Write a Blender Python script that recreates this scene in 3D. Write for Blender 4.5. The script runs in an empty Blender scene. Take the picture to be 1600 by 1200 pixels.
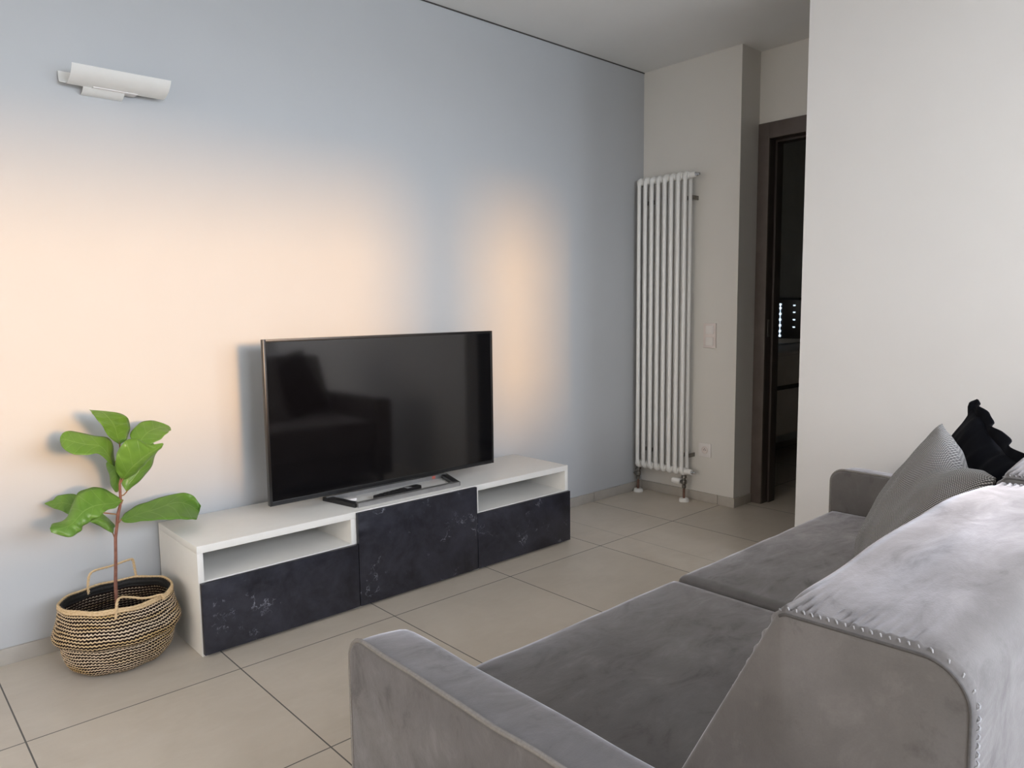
import bpy, bmesh, math, random
from mathutils import Vector, Matrix, noise

random.seed(7)
S = bpy.context.scene
C = S.collection
R = math.radians

# ------------------------------------------------------------------ camera
cam_d = bpy.data.cameras.new('camera')
cam = bpy.data.objects.new('camera', cam_d)
C.objects.link(cam)
S.camera = cam
CY, CP, CR = 0.73983, -0.10359, -0.01098          # yaw (from +y towards +x), pitch, roll
cam_f = Vector((math.sin(CY) * math.cos(CP), math.cos(CY) * math.cos(CP), math.sin(CP)))
cam_r0 = Vector((math.cos(CY), -math.sin(CY), 0))
cam_u0 = cam_r0.cross(cam_f)
cam_r = cam_r0 * math.cos(CR) + cam_u0 * math.sin(CR)
cam_u = -cam_r0 * math.sin(CR) + cam_u0 * math.cos(CR)
M = Matrix((cam_r, cam_u, -cam_f)).transposed().to_4x4()
M.translation = Vector((-0.8304, -2.8876, 1.1667))
cam.matrix_world = M
cam_d.sensor_width = 36
cam_d.lens = 1153.2 / 1600 * 36
cam_d.clip_start = 0.02

# ------------------------------------------------------------------ colour management, sky, sun
S.view_settings.view_transform = 'Standard'
S.view_settings.look = 'None'
S.view_settings.gamma = 1
S.view_settings.use_curve_mapping = False
S.view_settings.exposure = 0.09

H = 2.576            # ceiling height
YB = -4.4            # wall with the windows, behind the camera
XL = -4.2            # left wall
XP = 2.22            # partition, room side
YP = -1.382          # its free end
XR = 2.924           # wall with the radiator
XH = 3.12            # hallway wall with the door

W = bpy.data.worlds.new('evening_sky')
S.world = W
W.use_nodes = True
nt = W.node_tree
nt.nodes.clear()
wo = nt.nodes.new('ShaderNodeOutputWorld')
bg = nt.nodes.new('ShaderNodeBackground')
tc = nt.nodes.new('ShaderNodeTexCoord')
sx = nt.nodes.new('ShaderNodeSeparateXYZ')
rp = nt.nodes.new('ShaderNodeValToRGB')
nt.links.new(tc.outputs['Generated'], sx.inputs[0])
mr = nt.nodes.new('ShaderNodeMapRange')
mr.inputs['From Min'].default_value = -1
mr.inputs['From Max'].default_value = 1
nt.links.new(sx.outputs['Z'], mr.inputs['Value'])
nt.links.new(mr.outputs[0], rp.inputs[0])
e = rp.color_ramp.elements
e[0].position = 0.0; e[0].color = (.30, .33, .37, 1)
e[1].position = 1.0; e[1].color = (.60, .70, .86, 1)
for pos, c in ((.47, (.38, .43, .49, 1)), (.50, (.80, .88, 1.0, 1)), (.56, (.80, .86, .93, 1)), (.64, (.72, .77, .87, 1))):
    k = e.new(pos); k.color = c
# towards the added left window (-x) the sky is warmer and weaker
wm = nt.nodes.new('ShaderNodeMapRange')
wm.inputs['From Min'].default_value = -.15; wm.inputs['From Max'].default_value = -.9
nt.links.new(sx.outputs['X'], wm.inputs['Value'])
wx = nt.nodes.new('ShaderNodeMix'); wx.data_type = 'RGBA'; wx.blend_type = 'MULTIPLY'
wx.inputs[7].default_value = (.39, .315, .24, 1)
nt.links.new(wm.outputs[0], wx.inputs[0]); nt.links.new(rp.outputs[0], wx.inputs[6])
nt.links.new(wx.outputs[2], bg.inputs[0])
bg.inputs[1].default_value = 18.5
nt.links.new(bg.outputs[0], wo.inputs[0])

def sun(name, az, el, ang, col, en):
    # az: degrees from -y towards +x of the place the light comes from
    d = bpy.data.lights.new(name, 'SUN')
    d.energy = en; d.angle = R(ang); d.color = col
    o = bpy.data.objects.new(name, d)
    C.objects.link(o)
    src = Vector((math.sin(R(az)) * math.cos(R(el)), -math.cos(R(az)) * math.cos(R(el)), math.sin(R(el))))
    o.rotation_euler = src.to_track_quat('Z', 'Y').to_euler()
    o.location = src * 8
    return o
sun('low_evening_sun', 1.0, 7.0, 7.2, (1.0, .50, .12), 2.6)

def portal(name, x0, x1, z0, z1, y=None, x=None, y0=None, y1=None):
    d = bpy.data.lights.new(name, 'AREA')
    d.shape = 'RECTANGLE'
    d.cycles.is_portal = True
    o = bpy.data.objects.new(name, d)
    C.objects.link(o)
    if x is None:
        d.size = x1 - x0; d.size_y = z1 - z0
        o.location = ((x0 + x1) / 2, y, (z0 + z1) / 2)
        o.rotation_euler = (R(90), 0, 0)          # -z of the lamp looks to +y
    else:
        d.size = z1 - z0; d.size_y = y1 - y0
        o.location = (x, (y0 + y1) / 2, (z0 + z1) / 2)
        o.rotation_euler = (0, R(-90), 0)
    return o
# windows behind the camera (x0, x1, z0, z1) and one added in the left wall for side light (y0, y1, z0, z1)
WIN = [(-.75, 1.25, 1.06, 2.24), (1.60, 2.20, 1.06, 2.24)]
WFILL_LEFT = (-3.1, -.9, .30, 2.25)  # added, unseen opening that brightens the partition and left-facing sides
for i, w in enumerate(WIN):
    portal('window_daylight', *w, y=YB - .12)
portal('window_daylight', 0, 0, WFILL_LEFT[2], WFILL_LEFT[3], x=XL - .12, y0=WFILL_LEFT[0], y1=WFILL_LEFT[1])  # portal of the added left opening

# ------------------------------------------------------------------ node helpers
def mat(name, base=(.8, .8, .8), rough=.5, metal=0, **kw):
    m = bpy.data.materials.new(name)
    m.use_nodes = True
    b = m.node_tree.nodes['Principled BSDF']
    b.inputs['Base Color'].default_value = (*base, 1)
    b.inputs['Roughness'].default_value = rough
    b.inputs['Metallic'].default_value = metal
    for k, v in kw.items():
        k = k.replace('_', ' ')
        b.inputs[k].default_value = (*v, 1) if isinstance(v, tuple) else v
    return m
class G:
    """small wrapper to write node graphs"""
    def __init__(s, m):
        s.t = m.node_tree; s.n = s.t.nodes; s.b = s.n['Principled BSDF']
    def node(s, kind, **kw):
        n = s.n.new(kind)
        for k, v in kw.items():
            setattr(n, k, v)
        return n
    def set(s, sock, v):
        if isinstance(v, bpy.types.NodeSocket): s.t.links.new(v, sock)
        elif isinstance(v, tuple) and len(v) == 3 and sock.type == 'RGBA': sock.default_value = (*v, 1)
        else: sock.default_value = v
    def math(s, op, a, b=0.0, c=None):
        n = s.node('ShaderNodeMath', operation=op)
        s.set(n.inputs[0], a); s.set(n.inputs[1], b)
        if c is not None: s.set(n.inputs[2], c)
        return n.outputs[0]
    def mix(s, f, a, b, blend='MIX'):
        n = s.node('ShaderNodeMix', data_type='RGBA', blend_type=blend)
        s.set(n.inputs[0], f); s.set(n.inputs[6], a); s.set(n.inputs[7], b)
        return n.outputs[2]
    def coord(s, which='Object', scale=(1, 1, 1), rot=(0, 0, 0)):
        c = s.node('ShaderNodeTexCoord'); mp = s.node('ShaderNodeMapping')
        mp.inputs['Scale'].default_value = scale; mp.inputs['Rotation'].default_value = rot
        s.t.links.new(c.outputs[which], mp.inputs[0])
        return mp.outputs[0]
    def noise(s, v, scale, detail=3, rough=.5, dist=0, out=0):
        n = s.node('ShaderNodeTexNoise')
        s.set(n.inputs['Vector'], v); n.inputs['Scale'].default_value = scale
        n.inputs['Detail'].default_value = detail; n.inputs['Roughness'].default_value = rough
        n.inputs['Distortion'].default_value = dist
        return n.outputs[out]
    def rng(s, v, a, b, c=0, d=1):
        n = s.node('ShaderNodeMapRange')
        s.set(n.inputs[0], v)
        for i, q in enumerate((a, b, c, d)): s.set(n.inputs[i + 1], q)
        return n.outputs[0]
    def bump(s, h, strength=.3, dist=.002):
        n = s.node('ShaderNodeBump')
        n.inputs['Strength'].default_value = strength; n.inputs['Distance'].default_value = dist
        s.set(n.inputs['Height'], h); s.set(s.b.inputs['Normal'], n.outputs[0])
    def col(s, v): s.set(s.b.inputs['Base Color'], v)
    def rough(s, v): s.set(s.b.inputs['Roughness'], v)

def paint(name, c):
    m = mat(name, c, .75)
    g = G(m); v = g.coord()
    n = g.noise(v, 6, 4)
    g.col(g.mix(g.rng(n, .3, .7), tuple(x * .985 for x in c), c))
    g.bump(g.noise(v, 220, 2), .06, .001)
    return m
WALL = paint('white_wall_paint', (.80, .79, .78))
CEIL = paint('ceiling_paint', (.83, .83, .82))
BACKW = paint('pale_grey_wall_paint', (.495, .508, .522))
HALLP = paint('hallway_paint', (.70, .68, .64))

# floor tiles
def tile_mat():
    m = mat('porcelain_tile', (.4, .4, .4), .42)
    g = G(m); v = g.coord()
    s = g.node('ShaderNodeSeparateXYZ'); g.t.links.new(v, s.inputs[0])
    P = .5965
    def joint(o, off, w=.0021):
        a = g.math('DIVIDE', g.math('SUBTRACT', o, off), P)
        f = g.math('ABSOLUTE', g.math('SUBTRACT', g.math('FRACT', g.math('ADD', a, .5 + 40)), .5))
        d = g.math('MULTIPLY', f, P)
        return g.math('LESS_THAN', d, w), g.math('FLOOR', g.math('ADD', a, 40))
    jx, ix = joint(s.outputs[0], .062)
    jy, iy = joint(s.outputs[1], -.578)
    faint_line = g.math('LESS_THAN', g.math('ABSOLUTE', g.math('SUBTRACT', s.outputs[0], 2.055)), .0014)  # single thin, fainter dark line running along y
    gr = g.math('MAXIMUM', jx, jy)
    gr = g.math('MAXIMUM', gr, g.math('MULTIPLY', faint_line, .6))
    wn = g.node('ShaderNodeTexWhiteNoise', noise_dimensions='2D')
    cx = g.node('ShaderNodeCombineXYZ'); g.set(cx.inputs[0], ix); g.set(cx.inputs[1], iy)
    g.t.links.new(cx.outputs[0], wn.inputs['Vector'])
    n1 = g.noise(v, 3.2, 6, .62, .6); n2 = g.noise(g.coord(scale=(1, 2.6, 1), rot=(0, 0, .5)), 9, 5, .6, 1.0)
    base = g.mix(g.rng(n1, .3, .72), (.535, .47, .385), (.625, .555, .465))
    base = g.mix(g.math('MULTIPLY', g.rng(n2, .45, .75), .35), base, (.64, .58, .50))
    base = g.mix(g.math('MULTIPLY', wn.outputs[0], .12), base, (.36, .34, .31))
    g.col(g.mix(gr, base, (.13, .12, .11)))
    g.rough(g.mix(gr, g.mix(n1, (.36, .36, .36), (.5, .5, .5)), (.9, .9, .9)))
    h = g.math('SUBTRACT', g.math('MULTIPLY', n2, .1), gr)
    g.bump(h, .35, .0015)
    return m
TILE = tile_mat()
def plain_noise(name, c1, c2, rough, scale, bump=.0, **kw):
    m = mat(name, c1, rough, **kw); g = G(m); v = g.coord()
    n = g.noise(v, scale, 5, .6)
    g.col(g.mix(g.rng(n, .3, .7), c1, c2))
    if bump: g.bump(n, bump, .001)
    return m
SKIRT = plain_noise('porcelain_skirting', (.40, .37, .33), (.46, .43, .385), .45, 12)
WHITE = plain_noise('white_laminate', (.77, .755, .715), (.79, .775, .735), .42, 30)
RADW = plain_noise('white_enamel', (.80, .80, .78), (.82, .82, .80), .3, 20)
PLAST = plain_noise('white_plastic', (.76, .73, .71), (.78, .75, .73), .35, 60)
PLAST2 = plain_noise('pale_rose_plastic', (.72, .65, .62), (.74, .67, .64), .35, 60)
LAMPM = plain_noise('lamp_enamel', (.78, .78, .76), (.80, .80, .78), .45, 40)
CHROME = plain_noise('chrome', (.62, .62, .62), (.7, .7, .7), .18, 40, metal=1)
BRASS = plain_noise('aged_valve_metal', (.16, .15, .14), (.26, .25, .23), .35, 60, metal=1)
COPPER = plain_noise('copper_pipe', (.20, .12, .10), (.26, .16, .13), .4, 60, metal=1)
BLACKP = plain_noise('black_plastic', (.010, .010, .011), (.014, .014, .015), .28, 90)
BEZEL = plain_noise('black_bezel', (.010, .010, .011), (.012, .012, .012), .3, 4)
EDGE = plain_noise('dark_metal_edge', (.030, .029, .028), (.036, .035, .034), .4, 4)
STAND = plain_noise('brushed_grey_metal', (.34, .335, .33), (.40, .395, .39), .36, 20, metal=.7)
SCREEN = mat('glossy_screen', (.003, .003, .004), .07)
G(SCREEN).b.inputs['Specular IOR Level'].default_value = 1.0
RED = plain_noise('red_mark_finish', (.5, .10, .07), (.6, .2, .16), .4, 300)
WOOD = plain_noise('taupe_door_frame', (.085, .068, .060), (.11, .088, .078), .5, 14)
WOODD = plain_noise('dark_door_jamb', (.035, .027, .024), (.045, .034, .03), .45, 14)
TAUPE = plain_noise('greige_lacquer', (.62, .57, .52), (.65, .60, .55), .45, 8)
DARKG = plain_noise('dark_groove', (.05, .045, .04), (.06, .055, .05), .6, 20)
MIRROR = plain_noise('mirror_glass', (.75, .78, .80), (.76, .79, .81), .03, 5, metal=1)
SOIL = plain_noise('potting_soil', (.02, .014, .010), (.05, .035, .025), .95, 60, .5)
POT = plain_noise('nursery_pot_plastic', (.015, .015, .015), (.02, .02, .02), .5, 30)
BARK = plain_noise('reddish_bark', (.16, .055, .035), (.27, .12, .08), .7, 70, .6)
PETI = plain_noise('petiole_red', (.30, .10, .06), (.28, .20, .08), .6, 60)
STITCH = plain_noise("grey_thread", (.27, .27, .28), (.34, .34, .35), .7, 300)
PIPING = plain_noise('piping_fabric', (.18, .165, .155), (.23, .215, .20), .7, 200)
PIPED = plain_noise('dark_seam_fabric', (.06, .055, .055), (.08, .075, .07), .8, 200)  # darker fabric for the back cushion seams

def marble():
    m = mat('black_marble_laminate', (.02, .02, .03), .32)
    g = G(m); v = g.coord('Object')
    n = g.noise(v, 5.5, 8, .68, .7)
    n2 = g.noise(v, 26, 6, .7)
    base = g.mix(g.rng(n, .36, .72), (.007, .007, .0115), (.033, .034, .049))
    base = g.mix(g.math('MULTIPLY', g.rng(n2, .45, .8), .55), base, (.042, .042, .056))
    wob = g.noise(v, 3.0, 6, .66, 0, 1)
    dv = g.node('ShaderNodeVectorMath', operation='MULTIPLY_ADD')
    g.t.links.new(wob, dv.inputs[0]); dv.inputs[1].default_value = (.75, .75, .75); g.t.links.new(v, dv.inputs[2])
    vo = g.node('ShaderNodeTexVoronoi', feature='DISTANCE_TO_EDGE')
    vo.inputs['Scale'].default_value = 2.6
    g.t.links.new(dv.outputs[0], vo.inputs['Vector'])
    line = g.rng(vo.outputs['Distance'], .0, .012, 1, 0)
    mask = g.rng(g.noise(v, 4.4, 4, .7, .5), .54, .66)
    base = g.mix(g.math('MULTIPLY', g.math('MULTIPLY', line, mask), .85), base, (.42, .44, .50))
    # scattered chalky flecks
    vo2 = g.node('ShaderNodeTexVoronoi', feature='DISTANCE_TO_EDGE'); vo2.inputs['Scale'].default_value = 17
    g.t.links.new(dv.outputs[0], vo2.inputs['Vector'])
    fl = g.math('MULTIPLY', g.rng(vo2.outputs['Distance'], 0, .05, 1, 0), g.rng(g.noise(v, 6.3, 5, .75), .64, .72))
    base = g.mix(g.math('MULTIPLY', fl, .6), base, (.30, .32, .38))
    g.col(base); g.rough(g.rng(n2, .3, .7, .28, .42))
    return m
MARBLE = marble()

def velvet(name='grey_velvet', c1=(.102, .094, .090), c2=(.155, .144, .139), c3=(.058, .052, .049)):
    m = mat(name, c1, .62)
    g = G(m); b = g.b
    b.inputs['Sheen Weight'].default_value = .50
    b.inputs['Sheen Roughness'].default_value = .38
    b.inputs['Sheen Tint'].default_value = (.94, .93, 1.0, 1)
    v = g.coord('Object')
    n = g.noise(v, 6.0, 6, .6, .35)
    brush = g.noise(g.coord('Object', scale=(1.0, 2.0, 1.5), rot=(.2, .1, .5)), 8, 7, .66, .45)
    fine = g.noise(v, 420, 2)
    base = g.mix(g.rng(n, .34, .68), c1, c2)
    base = g.mix(g.math('MULTIPLY', g.rng(brush, .56, .70), .62), base, c3)
    base = g.mix(g.math('MULTIPLY', g.rng(brush, .42, .30), .35), base, tuple(x * 1.25 for x in c2))
    base = g.mix(g.math('MULTIPLY', fine, .25), base, c3)
    g.col(base)
    g.rough(g.rng(brush, .3, .7, .5, .72))
    g.set(b.inputs['Sheen Weight'], g.rng(g.math('ADD', g.math('MULTIPLY', brush, .6), g.math('MULTIPLY', n, .4)), .38, .62, 1.0, .45))
    g.bump(g.math('ADD', g.math('MULTIPLY', fine, .12), g.math('MULTIPLY', brush, .9)), .35, .003)
    return m
VELVET = velvet()

def knit():
    m = mat('black_and_white_weave', (.3, .3, .3), .85)
    g = G(m); g.b.inputs['Sheen Weight'].default_value = .1
    u = g.coord('UV')
    s = g.node('ShaderNodeSeparateXYZ'); g.t.links.new(u, s.inputs[0])
    def w(a, b, f):   # diagonal twill steps
        t = g.math('ADD', g.math('MULTIPLY', s.outputs[0], a * f), g.math('MULTIPLY', s.outputs[1], b * f))
        return g.math('ABSOLUTE', g.math('SUBTRACT', g.math('FRACT', t), .5))
    a = g.rng(w(1, .55, 74), .17, .33)
    bb = g.rng(w(-.55, 1, 96), .10, .30)
    f = g.math('MAXIMUM', g.math('MULTIPLY', a, bb), g.math('MULTIPLY', a, .25))
    g.col(g.mix(f, (.045, .045, .048), (.58, .575, .56)))
    g.bump(f, .5, .0015)
    return m
KNIT = knit()
DARKC = plain_noise('black_cotton', (.003, .0035, .006), (.006, .007, .011), .85, 25, .2)
G(DARKC).b.inputs['Specular IOR Level'].default_value = .12

def weave():
    m = mat('striped_seagrass', (.5, .4, .25), .75)
    g = G(m); u = g.coord('UV')
    s = g.node('ShaderNodeSeparateXYZ'); g.t.links.new(u, s.inputs[0])
    U, V = s.outputs[0], s.outputs[1]
    tri = g.math('ABSOLUTE', g.math('SUBTRACT', g.math('FRACT', g.math('MULTIPLY', U, 92)), .5))
    wob = g.math('MULTIPLY', g.math('SUBTRACT', g.noise(u, 7, 3), .5), .30)
    row = g.math('FRACT', g.math('ADD', g.math('ADD', V, g.math('MULTIPLY', tri, .62)), wob))
    n3 = g.noise(g.coord('UV', scale=(120, .9, 1)), 1, 2)
    thr = g.math('ADD', .63, g.math('MULTIPLY', g.math('SUBTRACT', n3, .5), .42))
    dark = g.math('GREATER_THAN', thr, row)
    straw = g.mix(g.noise(g.coord('UV', scale=(60, 1, 1)), 1, 3), (.58, .43, .28), (.72, .60, .45))
    straw = g.mix(g.rng(g.noise(g.coord('UV', scale=(4, .3, 1)), 1, 2), .45, .7), straw, (.55, .37, .15))
    g.col(g.mix(dark, straw, (.012, .005, .003)))
    g.b.inputs['Specular IOR Level'].default_value = .15
    g.bump(g.math('ADD', g.math('MULTIPLY', tri, .8), g.math('ABSOLUTE', g.math('SUBTRACT', row, .5))), .6, .003)
    return m
WEAVE = weave()
def straw(name, c1, c2):
    m = mat(name, c1, .7); g = G(m); u = g.coord('UV')
    n = g.noise(g.coord('UV', scale=(150, 2, 1)), 1, 3)
    g.col(g.mix(g.rng(n, .3, .7), c1, c2)); g.bump(n, .7, .003)
    return m
STRAW = straw('plain_straw', (.50, .33, .16), (.74, .56, .34))
BLKSTRAW = straw('black_straw', (.003, .0025, .002), (.010, .008, .006))
def leafmat():
    m = mat('fiddle_leaf', (.1, .25, .04), .38)
    g = G(m); g.b.inputs['Subsurface Weight'].default_value = 0
    u = g.coord('UV'); s = g.node('ShaderNodeSeparateXYZ'); g.t.links.new(u, s.inputs[0])
    c = g.math('ABSOLUTE', g.math('SUBTRACT', s.outputs[0], .5))
    mid = g.rng(c, .0, .022, 1, 0)
    vein = g.math('ABSOLUTE', g.math('SUBTRACT', g.math('FRACT', g.math('MULTIPLY', g.math('SUBTRACT', s.outputs[1], g.math('MULTIPLY', c, .32)), 7)), .5))
    vn = g.rng(vein, .0, .06, 1, 0)
    n = g.noise(g.coord('Object'), 22, 4)
    base = g.mix(n, (.085, .205, .028), (.175, .345, .048))
    base = g.mix(g.math('MULTIPLY', g.math('MAXIMUM', mid, g.math('MULTIPLY', vn, .5)), .45), base, (.33, .50, .14))
    geo = g.node('ShaderNodeNewGeometry')
    base = g.mix(g.math('MULTIPLY', geo.outputs['Backfacing'], .5), base, (.10, .20, .06))
    g.col(base)
    g.bump(g.math('ADD', g.math('MULTIPLY', n, .4), g.math('SUBTRACT', 1, g.math('MAXIMUM', mid, vn))), .35, .002)
    tr = g.node('ShaderNodeBsdfTranslucent'); g.set(tr.inputs[0], g.mix(.5, base, (.30, .55, .05)))
    mx = g.node('ShaderNodeMixShader'); mx.inputs[0].default_value = .16
    out = g.n['Material Output']
    g.t.links.new(g.b.outputs[0], mx.inputs[1]); g.t.links.new(tr.outputs[0], mx.inputs[2])
    g.t.links.new(mx.outputs[0], out.inputs[0])
    return m
LEAF = leafmat()
def emis(name, c, s):
    m = mat(name, c, .5); b = G(m).b
    b.inputs['Emission Color'].default_value = (*c, 1); b.inputs['Emission Strength'].default_value = s
    return m
SLIT = emis('daylight_through_shutter', (.75, .88, 1.0), 1.6)

# ------------------------------------------------------------------ mesh helpers
def link(name, bm, m, parent=None, smooth=False, kind=None, mods=None):
    bmesh.ops.recalc_face_normals(bm, faces=bm.faces)
    me = bpy.data.meshes.new(name)
    bm.to_mesh(me); bm.free()
    for p in me.polygons: p.use_smooth = smooth
    if smooth and mods != 'nosharp':
        try: me.set_sharp_from_angle(angle=R(38))
        except Exception: pass
    me.materials.append(m)
    o = bpy.data.objects.new(name, me)
    C.objects.link(o)
    if parent is not None:
        o.parent = parent
        o.matrix_parent_inverse = Matrix.Translation(-Vector(parent_loc(parent)))
    if kind: o['kind'] = kind
    return o
def parent_loc(p):
    # meshes are written in world coordinates; only a thing's empty carries a location
    return p.location if p.type == 'EMPTY' else Vector((0, 0, 0))
def thing(name, label, cat, loc=(0, 0, 0), group=None):
    o = bpy.data.objects.new(name, None)
    o.empty_display_size = .05
    C.objects.link(o); o.location = loc
    tag(o, label, cat, group)
    return o
def tag(o, label=None, cat=None, group=None):
    if label: o['label'] = label
    if cat: o['category'] = cat
    if group: o['group'] = group
    return o
def box(bm, x0, x1, y0, y1, z0, z1, bev=0, seg=2):
    vs = [bm.verts.new((x, y, z)) for x in (x0, x1) for y in (y0, y1) for z in (z0, z1)]
    f = []
    for q in ((0, 1, 3, 2), (4, 6, 7, 5), (0, 4, 5, 1), (2, 3, 7, 6), (0, 2, 6, 4), (1, 5, 7, 3)):
        f.append(bm.faces.new([vs[i] for i in q]))
    if bev:
        ed = set(e for x in f for e in x.edges)
        bmesh.ops.bevel(bm, geom=list(ed), offset=bev, segments=seg, affect='EDGES', profile=.6)
def bx(name, m, parent, *a, bev=0, seg=2, kind=None, smooth=None):
    bm = bmesh.new(); box(bm, *a, bev=bev, seg=seg)
    return link(name, bm, m, parent, smooth=bool(bev) if smooth is None else smooth, kind=kind)
def tube(bm, pts, r, seg=10, caps=True, closed=False):
    """r a number or a list"""
    pts = [Vector(p) for p in pts]; n = len(pts)
    rr = r if isinstance(r, (list, tuple)) else [r] * n
    rings = []; up = None
    for i, p in enumerate(pts):
        a = pts[(i - 1) % n] if (i > 0 or closed) else p
        b = pts[(i + 1) % n] if (i < n - 1 or closed) else p
        t = (b - a).normalized()
        if up is None:
            up = Vector((0, 0, 1)) if abs(t.z) < .9 else Vector((1, 0, 0))
        s = t.cross(up)
        if s.length < 1e-4: s = t.cross(Vector((0, 1, 0)))
        s.normalize(); up2 = s.cross(t).normalized(); up = up2
        rings.append([bm.verts.new(p + (s * math.cos(2 * math.pi * k / seg) + up2 * math.sin(2 * math.pi * k / seg)) * rr[i]) for k in range(seg)])
    m = n if closed else n - 1
    for i in range(m):
        a, b = rings[i], rings[(i + 1) % n]
        for k in range(seg):
            bm.faces.new((a[k], a[(k + 1) % seg], b[(k + 1) % seg], b[k]))
    if caps and not closed:
        bm.faces.new(rings[0][::-1]); bm.faces.new(rings[-1])
def lathe(bm, prof, axis_o, axis='Z', seg=24):
    """prof: list of (radius, height) about an axis through axis_o"""
    rings = []
    for r, h in prof:
        ring = []
        for k in range(seg):
            a = 2 * math.pi * k / seg
            u, v = r * math.cos(a), r * math.sin(a)
            p = {'Z': (u, v, h), 'Y': (u, h, v), 'X': (h, u, v)}[axis]
            ring.append(bm.verts.new(Vector(axis_o) + Vector(p)))
        rings.append(ring)
    for a, b in zip(rings, rings[1:]):
        for k in range(seg):
            bm.faces.new((a[k], a[(k + 1) % seg], b[(k + 1) % seg], b[k]))
    bm.faces.new(rings[0][::-1]); bm.faces.new(rings[-1])
def rounded_poly(pts, rads, seg=8, step=.02):
    """2-D polygon with a radius per corner, sampled; returns (points, outward normals). pts counter-clockwise"""
    n = len(pts); out = []
    for i in range(n):
        p = Vector(pts[i]); a = Vector(pts[i - 1]); b = Vector(pts[(i + 1) % n]); r = rads[i]
        d1 = (a - p).normalized(); d2 = (b - p).normalized()
        ang = d1.angle(d2); t = r / math.tan(ang / 2)
        c = p + (d1 + d2).normalized() * (r / math.sin(ang / 2))
        s = p + d1 * t - c; e_ = p + d2 * t - c
        tot = s.angle_signed(e_)          # clockwise positive in mathutils
        for k in range(seg + 1):
            th = -tot * k / seg
            v = Vector((s.x * math.cos(th) - s.y * math.sin(th), s.x * math.sin(th) + s.y * math.cos(th)))
            out.append((c + v, v.normalized()))
    # resample long straights
    res = []
    for i in range(len(out)):
        p, nn = out[i]; q_, n2 = out[(i + 1) % len(out)]
        res.append((p, nn)); L = (q_ - p).length
        if L > step * 1.5:
            k = int(L / step)
            for j in range(1, k):
                res.append((p.lerp(q_, j / k), nn.lerp(n2, j / k).normalized()))
    return res
def loft_x(prof, x0, x1, r0, r1, to3, step=.02, deform=None, capn=10, fine=0):
    """extrude a rounded profile along an axis with rounded ends r0, r1; to3(a, (u, v)) -> xyz"""
    bm = bmesh.new(); st = []; K = 5
    for k in range(K + 1):
        a = math.pi / 2 * k / K
        st.append((x0 + r0 * (1 - math.cos(a)), r0 * (1 - math.sin(a))))
    xs = x0 + r0; xe = x1 - r1
    n = max(2, int((xe - xs) / step)); 
    if fine:
        for k in range(1, int(.07 / fine)): st.append((xs + k * fine, 0))
        xs = st[-1][0]; n = max(2, int((xe - xs) / step))
    for k in range(1, n): st.append((xs + (xe - xs) * k / n, 0))
    for k in range(K, -1, -1):
        a = math.pi / 2 * k / K
        st.append((x1 - r1 * (1 - math.cos(a)), r1 * (1 - math.sin(a))))
    def ring(x, d, sc=1, cen=None):
        vs = []
        for p, nn in prof:
            q_ = p - nn * d
            if cen is not None: q_ = cen + (q_ - cen) * sc
            P = Vector(to3(x, q_)); N = Vector(to3(0, nn)) - Vector(to3(0, (0, 0)))
            if deform: P = deform(P, N, x, d, sc)
            vs.append(bm.verts.new(P))
        return vs
    cen = sum((p for p, _ in prof), Vector((0, 0))) / len(prof)
    rings = []
    for k in range(1, capn): rings.append(ring(x0, r0, k / capn, cen))
    for x, d in st: rings.append(ring(x, d))
    for k in range(capn - 1, 0, -1): rings.append(ring(x1, r1, k / capn, cen))
    m = len(prof)
    for a, b in zip(rings, rings[1:]):
        for k in range(m):
            bm.faces.new((a[k], a[(k + 1) % m], b[(k + 1) % m], b[k]))
    bm.faces.new(rings[0][::-1]); bm.faces.new(rings[-1])
    return bm
def softbox(c, s, r, n=30, deform=None):
    """rounded box; c centre, s full sizes"""
    bm = bmesh.new()
    h = Vector(s) / 2; cache = {}
    def V(p):
        key = tuple(round(x, 5) for x in p)
        if key not in cache:
            q_ = Vector((p[0] * h.x, p[1] * h.y, p[2] * h.z))
            inner = Vector([max(-h[i] + r, min(h[i] - r, q_[i])) for i in range(3)])
            d = q_ - inner
            if d.length > 1e-9:
                q_ = inner + d.normalized() * r
            nrm = d.normalized() if d.length > 1e-9 else Vector((0, 0, 1))
            P = Vector(c) + q_
            if deform: P = deform(P, p)
            cache[key] = bm.verts.new(P)
        return cache[key]
    # denser samples near the edges
    g_ = []
    for i in range(n + 1):
        t = -1 + 2 * i / n
        g_.append(math.copysign(abs(t) ** .8, t) if t else 0)
    for ax in range(3):
        for sg in (-1, 1):
            for i in range(n):
                for j in range(n):
                    def P(a, b):
                        q_ = [0, 0, 0]; q_[ax] = sg; q_[(ax + 1) % 3] = g_[a]; q_[(ax + 2) % 3] = g_[b]
                        return V(q_)
                    f = [P(i, j), P(i + 1, j), P(i + 1, j + 1), P(i, j + 1)]
                    if len(set(f)) == 4: bm.faces.new(f)
    return bm

# ================================================================== the room
YF = .30                    # far limit of the bathroom behind
def st(name, m, *a, bev=0):
    return bx(name, m, None, *a, bev=bev, kind='structure')
st('floor', TILE, XL - .2, 6.0, YB - .2, .35, -.1, 0)
st('ceiling', CEIL, XL - .2, 6.0, YB - .2, .35, H, H + .12)
st('wall_back', BACKW, XL - .2, XR, 0, .2, 0, H)
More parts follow.
